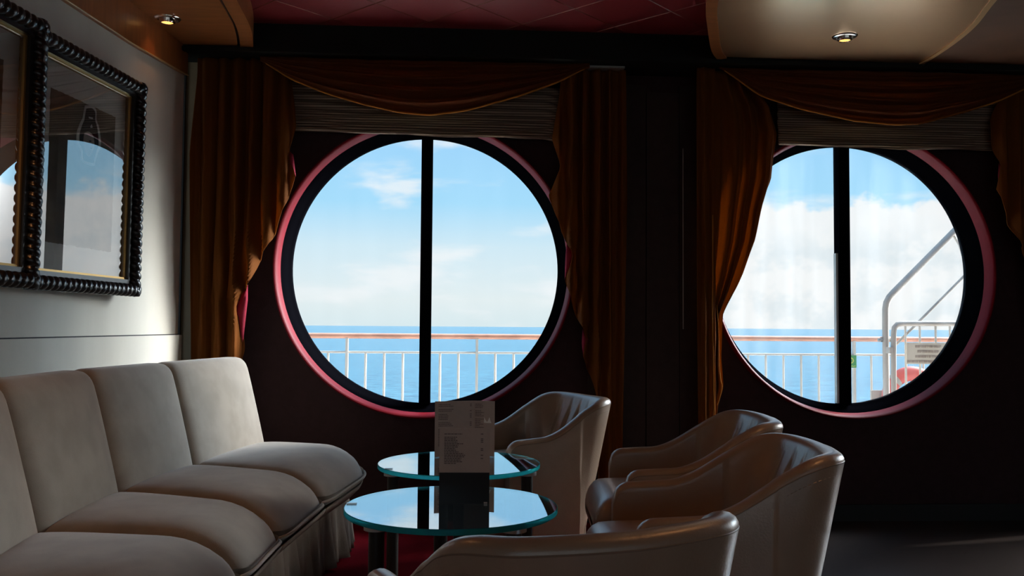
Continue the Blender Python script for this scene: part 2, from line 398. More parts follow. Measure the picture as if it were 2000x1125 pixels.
# opposite side of the lounge: same round windows
mb = MB(); BACK_Y = -10.0
for k in range(4): holed_wall(mb, edges[k], edges[k+1], -0.05, 2.72, WX[k], WZ, HOLE, BACK_Y, BACK_Y-.2)
mb.box(-3.2, -1.70, BACK_Y-.2, BACK_Y, -.05, 2.72)
struct(mb.build('wall_back', 'wine_wall', smooth=False))
struct(MB().box(8.2, 8.35, BACK_Y-.2, .06, -.05, 2.72).build('wall_right', 'wine_wall', smooth=False))

# floor: carpet in the booth, dark boards further right
struct(MB().box(-3.2, 1.15, BACK_Y-.2, WALL_Y, -.06, 0).build('floor', 'carpet', smooth=False))
struct(MB().box(1.15, 8.2, BACK_Y-.2, WALL_Y, -.06, 0).build('floor', 'wood_floor', smooth=False))
struct(MB().box(1.15, 8.2, WALL_Y-.014, WALL_Y, 0, .09).build('baseboard_front', 'black_gap', smooth=False))

# left wall: a gently curving line of panels
WL = [(-1.435, -.35), (-1.455, -.60), (-1.485, -1.0), (-1.52, -1.45), (-1.548, -1.85), (-1.565, -2.3), (-1.55, -2.8), (-1.50, -3.3), (-1.40, -3.9), (-1.35, -4.6), (-1.35, -10.0)]
def wl(y, off=0.0):
    ys = [p[1] for p in WL][::-1]; xs = [p[0] for p in WL][::-1]
    x = interp(y, ys, xs); dx = (interp(y+.05, ys, xs)-interp(y-.05, ys, xs))/.1
    n = Vector((1, -dx)).normalized(); return (x+n.x*off, y+n.y*off)
def wall_strip(mb, z0, z1, off, back=-.12, y0=-.35, y1=-10.0, n=90, mi=0):
    rows = []
    for i in range(n+1):
        y = lerp(y0, y1, (i/n)**1.4)
        a = wl(y, off); b_ = wl(y, back)
        rows.append([(a[0], a[1], z0), (a[0], a[1], z1), (b_[0], b_[1], z1), (b_[0], b_[1], z0), (a[0], a[1], z0)])
    mb.grid(rows, mi=mi)
    for r_ in (rows[0], rows[-1]): mb.add(r_[:4], [(0, 1, 2, 3)], mi)
mb = MB(); wall_strip(mb, 0, 2.60, 0.0); struct(mb.build('wall_left', 'wall_linen', angle=50))
mb = MB(); wall_strip(mb, 0.02, 1.003, .020, back=.001, y0=-.352); struct(mb.build('trim_1', 'wall_linen', angle=50))       # wainscot panel
mb = MB(); wall_strip(mb, 1.003, 1.008, .006, back=.001, y0=-.353); struct(mb.build('trim_2', 'black_gap', angle=50))
# post between the panels and the curtain
struct(MB().box(-1.60, -1.410, -.20, -.152, 0, 2.6).build('trim_3', 'beige_post', smooth=False))
struct(MB().box(-1.62, -1.469, -.215, -.20, 0, 2.6).build('trim_4', 'black_gap', smooth=False))

# panelled pier between the windows
struct(MB().box(.885, .89, -.154, WALL_Y, 0, 2.44).box(1.02, 1.20, -.165, WALL_Y, .0, 2.36).build('trim_5', 'wine_panel', smooth=False))
struct(MB().box(.70, 1.015, -.160, WALL_Y, .0, 2.40).box(1.205, 1.40, -.160, WALL_Y, .0, 2.40).build('trim_6', 'wine_panel', smooth=False))
struct(MB().box(1.222, 1.226, -.163, -.16, 1.05, 2.05).build('trim_7', 'pale_line', smooth=False))

# ceiling of dark red metal tiles on the diagonal
struct(MB().box(-3.2, 8.2, BACK_Y-.2, .06, 2.612, 2.72).build('ceiling', 'black_gap', smooth=False))
mb = MB(); tb = MB()
S = .478
for iy in range(-42, 3):
    yy = -.51+iy*S/2
    if yy > .2 or yy < -9.9: continue
    for ix in range(-8, 18):
        xx = .30+ix*S+(S/2 if iy % 2 else 0)
        h = S/2-.006
        c = (xx+0, yy-S/2)   # tile centre sits between lattice nodes
        if c[1] > -.40: pass
        mb.slab([(c[0]-h, c[1]), (c[0], c[1]-h), (c[0]+h, c[1]), (c[0], c[1]+h)], 2.600+random.uniform(0, .001), 2.611)
struct(mb.build('ceiling', 'ceiling_tile', smooth=False))
for k in range(-60, 60):
    # thin metal edge along each joint direction
    for s_ in (-1, 1):
        x0 = .30+k*S; y0 = -.51
        pts = []
        for t in (-9.3, .6):
            pts.append((x0+s_*t, y0+t if False else y0+t, 2.6005))
        (xa, ya, _), (xb, yb, _) = pts
        # clip to the ceiling rectangle in x
        def clip(xa, ya, xb, yb, lo, hi):
            d = xb-xa
            t0, t1 = 0, 1
            ta, tb_ = (lo-xa)/d, (hi-xa)/d
            if ta > tb_: ta, tb_ = tb_, ta
            t0, t1 = max(0, ta), min(1, tb_)
            return None if t0 >= t1 else (xa+d*t0, ya+(yb-ya)*t0, xa+d*t1, ya+(yb-ya)*t1)
        c = clip(xa, ya, xb, yb, -3.0, 8.1)
        if c: tb.tube([(c[0], c[1], 2.6025), (c[2], c[3], 2.6025)], .0035, n=4)
struct(tb.build('trim_8', 'tile_bar', smooth=False))

# pelmet box above the curtains
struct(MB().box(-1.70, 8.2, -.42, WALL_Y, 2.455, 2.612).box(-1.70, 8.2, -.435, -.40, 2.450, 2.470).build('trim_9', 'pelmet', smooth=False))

# lowered ceiling over the booth, left
Lg = [(-.80, -4.2), (-.86, -3.2), (-.93, -2.4), (-1.0, -1.7), (-1.045, -1.30), (-1.064, -1.06), (-1.084, -.766), (-1.112, -.58), (-1.146, -.42)]
def off_poly(pts, d):
    out = []
    for i, p in enumerate(pts):
        a = Vector(pts[max(0, i-1)]); b_ = Vector(pts[min(len(pts)-1, i+1)]); t = (b_-a).normalized(); out.append((p[0]+t.y*d, p[1]-t.x*d))
    return out
def resample(pts, n):
    P = [Vector(p) for p in pts]; out = []
    for i in range(len(P)-1):
        p0 = P[max(0, i-1)]; p1 = P[i]; p2 = P[i+1]; p3 = P[min(len(P)-1, i+2)]
        for k in range(n):
            t = k/n; out.append(tuple(.5*((2*p1)+(-p0+p2)*t+(2*p0-5*p1+4*p2-p3)*t*t+(-p0+3*p1-3*p2+p3)*t*t*t)))
    out.append(tuple(P[-1])); return out
Lg = resample(Lg, 5); Le = off_poly(Lg, .075)
wallside = [wl(y, -.05) for y in np.linspace(-.36, -4.2, 30)]
root = empty('ceiling_soffit', (-1.3, -1.5, 2.48)); struct(root); root.name = 'ceiling_soffit'
def at_loc(mb, name, m_, parent, **k):
    o = mb.build(name, m_, parent, **k); o.matrix_parent_inverse = Matrix.Translation(-parent.location); return o
inner = off_poly(Lg, -.004); inner2 = off_poly(Lg, .010)
mb = MB(); mb.slab(inner+wallside, 2.48, 2.60)
struct(mb.build('ceiling', 'soffit', smooth=False))
mb = MB(); mb.slab(inner2+Le[::-1], 2.475, 2.60); struct(mb.build('trim_10', 'soffit', smooth=False))
mb = MB(); mb.slab(inner+inner2[::-1], 2.490, 2.60); struct(mb.build('trim_11', 'dark_groove', smooth=False))
bpy.data.objects.remove(root)
# crown board and thin gold bead under it along the left wall
ys = list(np.linspace(-.35, -4.2, 50)); zt = lambda y: interp(y, [-4.2, -1.54, -.98, -.35], [2.27, 2.285, 2.30, 2.341])
rows = []
for y in ys:
    a = wl(y, .018); b_ = wl(y, -.02); rows.append([(a[0], a[1], zt(y)), (a[0], a[1], 2.485), (b_[0], b_[1], 2.485), (b_[0], b_[1], zt(y)), (a[0], a[1], zt(y))])
struct(MB().grid(rows).build('trim_12', 'soffit'))
struct(MB().tube([(*wl(y, .022), zt(y)) for y in ys], .004, n=6).build('trim_13', 'trim_gold'))

# lowered ceiling over the right-hand booth
Rl = resample([(.86, -4.2), (.90, -3.2), (.95, -2.2), (1.0, -1.7), (1.055, -1.227), (1.172, -.84), (1.27, -.56), (1.342, -.42)], 5)
Rr = resample([(1.95, -4.2), (2.0, -3.0), (2.10, -2.2), (2.19, -1.7), (2.282, -1.323), (2.381, -1.008), (2.43, -.72), (2.45, -.42)], 5)
Rl2 = off_poly(Rl, .05)
struct(MB().slab(Rl+Rl2[::-1], 2.472, 2.60).build('trim_14', 'soffit', smooth=False))
struct(MB().slab(off_poly(Rl, .05)+off_poly(Rr, -.012)[::-1], 2.48, 2.60).build('ceiling', 'soffit_gloss', smooth=False))
struct(MB().slab(off_poly(Rr, -.012)+off_poly(Rr, .012)[::-1], 2.474, 2.60).build('trim_15', 'trim_gold', smooth=False))
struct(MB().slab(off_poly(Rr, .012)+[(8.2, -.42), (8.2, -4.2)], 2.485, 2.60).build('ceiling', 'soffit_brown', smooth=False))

def downlight(x, y, z, label, r=.06, power=.5):
    t = empty('ceiling_downlight', (x, y, z)); tag(t, label, 'downlight', 'recessed downlights')
    prof = [(r*.62, .012), (r*.62, -.004), (r*.72, -.008), (r*.92, -.006), (r, -.001), (r, .001)]
    P = [[(rr*math.cos(a), rr*math.sin(a), zz) for rr, zz in prof] for a in [k*2*PI/40 for k in range(40)]]
    MB().grid(P, closeu=True).build('trim_ring', 'chrome', t)
    prof = [(r*.66, -.003), (r*.60, -.018), (r*.45, -.024), (r*.40, -.018), (r*.40, -.003)]
    P = [[(rr*math.cos(a), rr*math.sin(a), zz) for rr, zz in prof] for a in [k*2*PI/32 for k in range(32)]]
    MB().grid(P, closeu=True).build('reflector', 'chrome', t)
    MB().cyl((0, 0), r*.42, -.020, -.010, n=24, r2=r*.40).build('bulb', 'lamp_glow', t)
    ld = bpy.data.lights.new('downlight_beam', 'SPOT'); ld.energy = power; ld.color = (1, .42, .15); ld.spot_size = math.radians(110); ld.spot_blend = .8; ld.shadow_soft_size = .03
    lo = bpy.data.objects.new('downlight_beam', ld); C.objects.link(lo); lo.parent = t; lo.location = (0, 0, -.04)
downlight(-1.374, -.805, 2.481, 'small round chrome downlight in the wooden soffit above the picture wall')
downlight(1.855, -.813, 2.481, 'small round chrome downlight in the glossy ceiling panel by the right window')

for lx, ly, lz in ((-1.30, -2.6, 2.48), (1.5, -3.0, 2.48), (.2, -5.6, 2.60), (2.4, -5.6, 2.60)):  # lamps added out of view as warm fill
    downlight(lx, ly, lz+.001, 'added unseen round chrome downlight giving warm fill from the lounge ceiling', power=14.0)
# ================================================================== CURTAINS, SWAGS, BLINDS
CY = -.29
def edge_fn(px, y=CY):
    pts = [at(a, b_, 1, y) for a, b_ in px]; pts = sorted([(p[2], p[0]) for p in pts]); zs = [p[0] for p in pts]; xs = [p[1] for p in pts]
    return lambda z: interp(z, zs, xs)
def curtain_mesh(lf, rf, z0, z1, folds, amp, yc=CY, m_='curtain', phase=0, nu=190, nv=110, gather=.0, root=None, name='curtain_panel', seed=0, conv=0.0, anchor=0):
    rnd = random.Random(seed); ph = [rnd.uniform(0, 6) for _ in range(4)]
    P = []
    for i in range(nu+1):
        u = i/nu; row = []
        for j in range(nv+1):
            z = lerp(z0, z1, j/nv); l, r = lf(z), rf(z); w = r-l
            # folds hang plumb from the heading; conv draws them towards the gathered end
            xv = l+w*u; wt = rf(z1-.05)-lf(z1-.05)
            uf = (xv-lf(z1-.05))/wt if anchor == 0 else 1-(rf(z1-.05)-xv)/wt
            uu = lerp(uf, u, conv)+.012*math.sin(2*PI*3*u+ph[0])
            a = amp*(0.75+.35*math.sin(5*uu+ph[1]))
            if z > z1-.10: a *= .5+.5*(z1-z)/.10
            sg = math.sin(2*PI*folds*uu+phase+.10*math.sin(1.7*z+ph[2]))
            y = yc+a*math.copysign(abs(sg)**.8, sg)+.22*a*math.sin(2*PI*folds*2.3*uu+ph[3]+.2*z)
            eg = (1-u) if anchor == 0 else u
            y += .014*math.exp(-(eg*w/.03)**2)+.004*math.sin(23*z+9*eg)*math.exp(-(eg*w/.05)**2)
            row.append((l+w*u, y, z))
        P.append(row)
    o = MB().grid(P).build(name, m_, root, angle=80); s = o.modifiers.new('thickness', 'SOLIDIFY'); s.thickness = .004; return o
def strip_px(pxs, y, m_, name, root):
    """lining turned outward at the curtain's edge; polygon with a soft curl in depth"""
    P = [at(a, b_, 1, y) for a, b_ in pxs]; n = len(P); c = sum(P)/n
    mbx = MB(); ring = [(p[0], y, p[2]) for p in P]; mid = [((p[0]+c[0])/2, y-.012, (p[2]+c[2])/2) for p in P]
    mbx.add(ring+mid+[(c[0], y-.018, c[2])], [(i, (i+1) % n, n+(i+1) % n, n+i) for i in range(n)]+[(n+i, n+(i+1) % n, 2*n) for i in range(n)])
    o = mbx.build(name, m_, root, angle=80); s = o.modifiers.new('thickness', 'SOLIDIFY'); s.thickness = .003; return o
def rod(px_y, pts, r=.004): pass
def edge_hem(fn, z0, z1, y, root, n=60, r=.0035, m_='trim_gold'): pass
ZT = 2.452
L1l = edge_fn([(385, 140), (372, 300), (372, 700), (380, 960)])
L1r = edge_fn([(560, 112), (568, 156), (579, 246), (562, 291), (577, 345), (557, 395), (539, 449), (503, 512), (487, 553), (474, 574), (461, 592), (461, 613), (470, 643), (474, 667), (474, 685), (470, 697), (462, 760), (462, 980)])
t = empty('curtain', (-1.2, CY, 0)); tag(t, 'brown gold curtain swept aside left of the first round window beside the sofa', 'curtain', None)
def under(root, *objs):
    for o in objs: o.parent = root; o.matrix_parent_inverse = Matrix.Translation(-Vector(root.location))
under(t, curtain_mesh(L1l, L1r, .03, ZT, 6, .034, seed=1),
      strip_px([(566, 296), (573, 302), (578, 345), (572, 334), (565, 312)], -.262, 'lining', 'lining', None),
      strip_px([(484, 556), (464, 588), (459, 608), (468, 645), (474, 669), (476, 658), (480, 622), (484, 586)], -.262, 'lining', 'lining', None))
R1l = edge_fn([(1105, 112), (1097, 156), (1079, 269), (1095, 325), (1073, 381), (1087, 423), (1107, 473), (1119, 499), (1110, 529), (1104, 546), (1113, 576), (1125, 610), (1139, 645), (1147, 662), (1139, 696), (1155, 734), (1164, 773), (1170, 990)])
R1r = edge_fn([(1222, 130), (1226, 380), (1215, 860), (1212, 990)])
t = empty('curtain', (.75, CY, 0)); tag(t, 'brown gold curtain falling right of the first round window behind the far armchair', 'curtain')
under(t, curtain_mesh(R1l, R1r, .03, ZT-.01, 5, .034, seed=2, anchor=1),
      strip_px([(1107, 471), (1121, 499), (1110, 529), (1103, 546), (1104, 508)], -.262, 'lining', 'lining', None),
      strip_px([(1138, 642), (1149, 662), (1139, 700), (1136, 670)], -.262, 'lining', 'lining', None))
o = MB().box(.60, .865, -.34, -.25, 2.440, 2.450).build('curtain_track', 'cast_metal', None, smooth=False); under(t, o)
L2l = edge_fn([(1372, 140), (1378, 600), (1380, 900)])
L2r = edge_fn([(1470, 150), (1484, 182), (1509, 209), (1521, 258), (1511, 347), (1493, 402), (1475, 470), (1449, 535), (1425, 585), (1411, 612), (1408, 640), (1407, 700), (1410, 745), (1410, 757), (1400, 790), (1397, 820), (1396, 990)])
F2l = edge_fn([(1357, 140), (1357, 500), (1362, 990)]); F2r = edge_fn([(1392, 140), (1393, 600), (1393, 990)])
t = empty('curtain', (1.35, CY, 0)); tag(t, 'brown gold curtain swept to a point left of the right-hand round window', 'curtain')
under(t, curtain_mesh(L2l, L2r, .03, ZT, 4, .032, seed=3, yc=CY, conv=.85), curtain_mesh(F2l, F2r, .03, ZT, 2, .018, yc=CY-.055, seed=4, nu=50))
R2l = edge_fn([(1975, 150), (1951, 200), (1936, 258), (1956, 320), (1951, 369), (1973, 436), (2000, 484), (2020, 530), (2035, 600), (2050, 700), (2060, 800), (2070, 1000)])
R2r = edge_fn([(2110, 130), (2110, 1000)])
h1 = [tuple(at(px_, py_, 1, CY-.052)) for px_, py_ in ((1392, 420), (1392, 560), (1391, 600), (1393, 700), (1394, 760), (1396, 830), (1396, 900))]
under(t, MB().tube(resample(h1, 6), .0035, n=8).build('lit_hem', 'lit_hem_gold'))  # bright curtain edge: light put into the tube's gold colour
h1 = [tuple(at(px_, py_, 1, CY-.03)) for px_, py_ in ((1400, 596), (1403, 640), (1404, 700), (1407, 740), (1410, 755), (1406, 775), (1400, 792))]
under(t, MB().tube(resample(h1, 6), .003, n=8).build('lit_hem', 'lit_hem_gold'))  # second lit edge line, painted the same way
t = empty('curtain', (3.3, CY, 0)); tag(t, 'brown gold curtain at the right edge of the photo beyond the right-hand round window', 'curtain')
under(t, curtain_mesh(R2l, R2r, .03, ZT, 5, .034, seed=5, anchor=1), strip_px([(1951, 318), (1957, 330), (1952, 370), (1949, 345)], -.262, 'lining', 'lining', None))

def swag(pxs, label, seed, xc):
    rnd = random.Random(seed); Y0 = -.355
    pts = [at(a, b_, 1, Y0) for a, b_ in pxs]; xs = [p[0] for p in pts]; zs = [p[2] for p in pts]
    x0, x1 = xs[0], xs[-1]; nu, nv = 150, 60; P = []
    # smooth bottom line
    def zb(x):
        s = 0; w = 0
        for k in range(-3, 4): s += interp(min(x1, max(x0, x+k*.012)), xs, zs); w += 1
        return s/w
    for i in range(nu+1):
        u = i/nu; x = lerp(x0, x1, u); row = []
        for j in range(nv+1):
            v = j/nv; z = lerp(ZT, zb(x), v); drop = ZT-zb(x)
            k = math.sin(PI*u)
            fold = .016*k*math.sin(2*PI*(4.2*v**1.2)+1.6*math.sin(PI*u)+seed)+.007*k*math.sin(2*PI*9*v+5*u)
            fold += .005*math.sin(2*PI*(7*u+2.0*v*(u-.5)))*(1-v)
            y = Y0-.035*k*math.sin(PI*min(1, v*1.05))**.8+fold
            if v > .93: y += .012*(v-.93)/.07
            row.append((x, y, z))
        P.append(row)
    t = MB().grid(P).build('curtain_swag', 'swag', None, angle=80, loc=(xc, Y0, 2.4)); s = t.modifiers.new('thickness', 'SOLIDIFY'); s.thickness = .004
    lit_hem = [(x, Y0+.004, zb(x)+.002) for x in np.linspace(x0+.03, x1-.03, 120)]  # golden glow under the swag, painted as a thin gold tube
    hm = MB().tube(lit_hem, .0045, n=8).build('lit_hem', 'lit_hem_gold', None, loc=(xc, Y0, 2.4)); hm.parent = t; hm.location = (0, 0, 0)
    tag(t, label, 'swag'); return t
swag([(508, 116), (535, 134), (568, 155), (638, 183), (710, 204), (782, 220), (840, 225), (912, 216), (1016, 187), (1097, 158), (1130, 140), (1152, 130)], 'draped brown swag above the first round window', 1, -.2)
swag([(1405, 130), (1440, 155), (1484, 187), (1564, 213), (1667, 236), (1747, 244), (1800, 242), (1889, 218), (1951, 198), (1990, 180), (2050, 150)], 'draped brown swag above the right-hand round window', 2, 2.3)

def blind(x0, x1, zl, zr, label, seed, droop=0):
    rnd = random.Random(seed); nu, nv = 90, 120; P = []; ztop = 2.36; yb = -.215
    wob = [(rnd.uniform(0, 6), rnd.uniform(.001, .003)) for _ in range(12)]
    for i in range(nu+1):
        u = i/nu; x = lerp(x0, x1, u); row = []
        zb = lerp(zl, zr, u)+.004*math.sin(7*u+seed)+.0025*math.sin(19*u)-droop*max(0, (u-.93)/.07)**2
        for j in range(nv+1):
            v = j/nv
            z = lerp(ztop, zb, v)
            h = z-zb
            y = yb
            if h < .09:    # stacked folds
                y += -.014*abs(math.sin(PI*h/.018+.4*math.sin(6*u+seed)))*(1.0-h/.14)-.006
            else: y += -.005*math.sin(2*PI*h/.045+.5*math.sin(5*u))
            z += .002*math.sin(11*u+j*.4)
            row.append((x, y, z))
        P.append(row)
    t = MB().grid(P).build('roman_blind', 'blind_cloth', None, angle=80, loc=((x0+x1)/2, yb, 2.2)); s = t.modifiers.new('thickness', 'SOLIDIFY'); s.thickness = .003
    tag(t, label, 'blind')
    b = MB().box(x0+.01-(x0+x1)/2, x1-.01-(x0+x1)/2, -.004, .010, (zl+zr)/2-2.2+.010, (zl+zr)/2-2.2+.028).build('bottom_bar', 'blind_cloth', t, smooth=False)
blind(-.93, .53, 2.094, 2.070, 'raised striped fabric blind across the top of the first round window', 1, .03)
blind(1.74, 3.03, 2.070, 2.052, 'raised striped fabric blind across the top of the right-hand round window', 2, .0)

# ================================================================== BANQUETTE
BK = [(-.940, -.33), (-.956, -.416), (-1.093, -1.136), (-1.175, -1.727), (-1.170, -2.325), (-1.10, -2.95), (-1.0, -3.5)]
BACK = [(-.956, -.416), (-1.093, -1.136), (-1.175, -1.727), (-1.172, -2.325), (-1.10, -2.95)]
FRONT = [(-.385, -.62), (-.508, -1.445), (-.560, -2.02), (-.575, -2.45), (-.55, -2.98)]
sofa = empty('banquette_sofa', (-.9, -1.6, 0)); tag(sofa, 'long taupe suede banquette curving along the left wall with channelled cushions', 'sofa')
def quad_map(a0, a1, b0, b1, s, t, bulge=0):
    """s along the sofa, t from the back (0) to the front (1)"""
    p = (Vector(a0).lerp(Vector(a1), s)).lerp(Vector(b0).lerp(Vector(b1), s), t); return p
for k in range(4):
    a0, a1, b0, b1 = BACK[k], BACK[k+1], FRONT[k], FRONT[k+1]
    Ls = (Vector(a0)-Vector(a1)).length; Lt = .60; H = .17; r = .05
    v, f = rounded_box(14, 14, 6, Ls, Lt, H, r); out = []
    for p in v:
        s = p.x/Ls+.5; tt = p.y/Lt+.5; hz = p.z/H+.5
        s2 = .004+s*.992
        # the nose: the top rolls down to the piping at the front
        roll = max(0, (tt-.62)/.38)
        tq = lerp(-.08, 1.0, tt)
        if k == 0:
            tq = lerp(-.08, 1.0-.16*max(0, 1-s/.45)**2, tt)      # rounded outer corner
        q = quad_map(a0, a1, b0, b1, s2, tq-.055*max(0, (tt-.6)/.4)*abs(2*s-1)**7)
        z = .30+H*hz
        crown = .030*(1-abs(2*s-1)**3.2)*(1-abs(2*min(1, tt)-1)**4) if hz > .4 else 0
        zz = z+crown*min(1, (hz-.4)/.4)
        if hz > .5: zz -= .085*roll**2.4*min(1, (hz-.5)/.3)
        else: zz += .045*roll**2*(1-hz/.5)
        out.append((q.x, q.y, zz))
    o = MB().add(out, f).build('seat_cushion', 'suede', None, angle=70); under(sofa, o)
    # piping round the nose
    pts = []
    for i in range(25):
        s = i/24; fr = 1.0-(.16*max(0, 1-s/.45)**2 if k == 0 else 0)
        q = quad_map(a0, a1, b0, b1, .004+s*.992, fr+.010-.06*abs(2*s-1)**7); pts.append((q.x, q.y, .366+.012*(1-abs(2*s-1)**3)-.002))
    side = []
    for i in range(1, 12):
        q = quad_map(a0, a1, b0, b1, .003, (1-(.16 if k == 0 else 0))-.0-i*.035); side.insert(0, (q.x, q.y, .366+.008*min(i, 8)*.9))
    pp = MB().tube(pts, .0055, n=8).build('piping', 'piping', None); under(sofa, pp)
    pp.parent = o; pp.matrix_parent_inverse = Matrix.Identity(4)
    # under-seat apron tapering back to the skirt
    rows = []
    for i in range(15):
        s = i/14; fr = 1.0-(.16*max(0, 1-s/.45)**2 if k == 0 else 0)
        rr = []
        for (tq, z) in ((fr-.015, .345), (fr-.03, .325), (fr-.09, .29), (fr-.16, .27), (fr-.20, .255)):
            q = quad_map(a0, a1, b0, b1, s, tq); rr.append((q.x, q.y, z))
        rows.append(rr)
    o2 = MB().grid(rows).build('apron', 'skirt', None, angle=70); s_ = o2.modifiers.new('thickness', 'SOLIDIFY'); s_.thickness = .004; under(sofa, o2)
    # back cushion
    Hb = .50; T = .17; v, f = rounded_box(14, 14, 5, Ls, Hb, T, .055); out = []
    n0 = Vector((-(Vector(a1)-Vector(a0)).y, (Vector(a1)-Vector(a0)).x)).normalized()
    if n0.x > 0: n0 = -n0
    def nrm(kk):
        i0 = max(0, kk-1); i1 = min(len(BACK)-1, kk+1); d = Vector(BACK[i1])-Vector(BACK[i0]); n = Vector((-d.y, d.x)).normalized(); return -n if n.x > 0 else n
    na, nb = nrm(k), nrm(k+1)
    for p in v:
        s = p.x/Ls+.5; hz = p.y/Hb+.5; w = p.z/T+.5      # w: 0 front .. 1 rear
        n = na.lerp(nb, s).normalized()
        q = Vector(a0).lerp(Vector(a1), .003+.994*s)
        lean = lerp(-.01, .115, hz)
        thick = T*(1.0-.25*hz)
        puff = .022*(1-abs(2*s-1)**2.6)*(1-abs(2*hz-1)**3)*(1-w)
        q = q+n*(lean-puff+w*thick)
        out.append((q.x, q.y, .405+.49*hz))
    o = MB().add(out, f).build('back_cushion', 'suede', None, angle=70); under(sofa, o)
# plinth + pleated skirt
base = [quad_map(BACK[k], BACK[k+1], FRONT[k], FRONT[k+1], 0, -.25) for k in range(4)]+[quad_map(BACK[3], BACK[4], FRONT[3], FRONT[4], 1, -.25)]
frontb = [quad_map(BACK[k], BACK[k+1], FRONT[k], FRONT[k+1], 0, .70) for k in range(4)]+[quad_map(BACK[3], BACK[4], FRONT[3], FRONT[4], 1, .70)]
o = MB().slab([tuple(p) for p in base]+[tuple(p) for p in frontb[::-1]], .01, .32).build('plinth', 'skirt', None, smooth=False); under(sofa, o)
line = [tuple(quad_map(BACK[0], BACK[1], FRONT[0], FRONT[1], 0.0, .45)), tuple(quad_map(BACK[0], BACK[1], FRONT[0], FRONT[1], .0, .62)), tuple(quad_map(BACK[0], BACK[1], FRONT[0], FRONT[1], .05, .76))]+[tuple(quad_map(BACK[k], BACK[k+1], FRONT[k], FRONT[k+1], s, .82)) for k in range(4) for s in (.25, .5, .75, .999)]
line = resample(line, 24)
acc = [0]
for i in range(1, len(line)): acc.append(acc[-1]+(Vector(line[i])-Vector(line[i-1])).length)
rows = []
for i, p in enumerate(line):
    a = Vector(line[max(0, i-1)]); b_ = Vector(line[min(len(line)-1, i+1)]); t_ = (b_-a).normalized(); n = Vector((-t_.y, t_.x))
    if n.x < 0: n = -n
    s = acc[i]; row = []
    sw = ((s/.155) % 1.0); pleat = (1-sw)**1.5*1.0-.4+.35*math.sin(2*PI*s/.09)
    for j in range(12):
        h = j/11; z = lerp(.29, .015, h); d = -.010+.060*h*(.35+.65*pleat)
        row.append((p[0]+n.x*d, p[1]+n.y*d, z))
    rows.append(row)
o = MB().grid(rows).build('skirt', 'skirt', None, angle=50); s_ = o.modifiers.new('thickness', 'SOLIDIFY'); s_.thickness = .004; under(sofa, o)

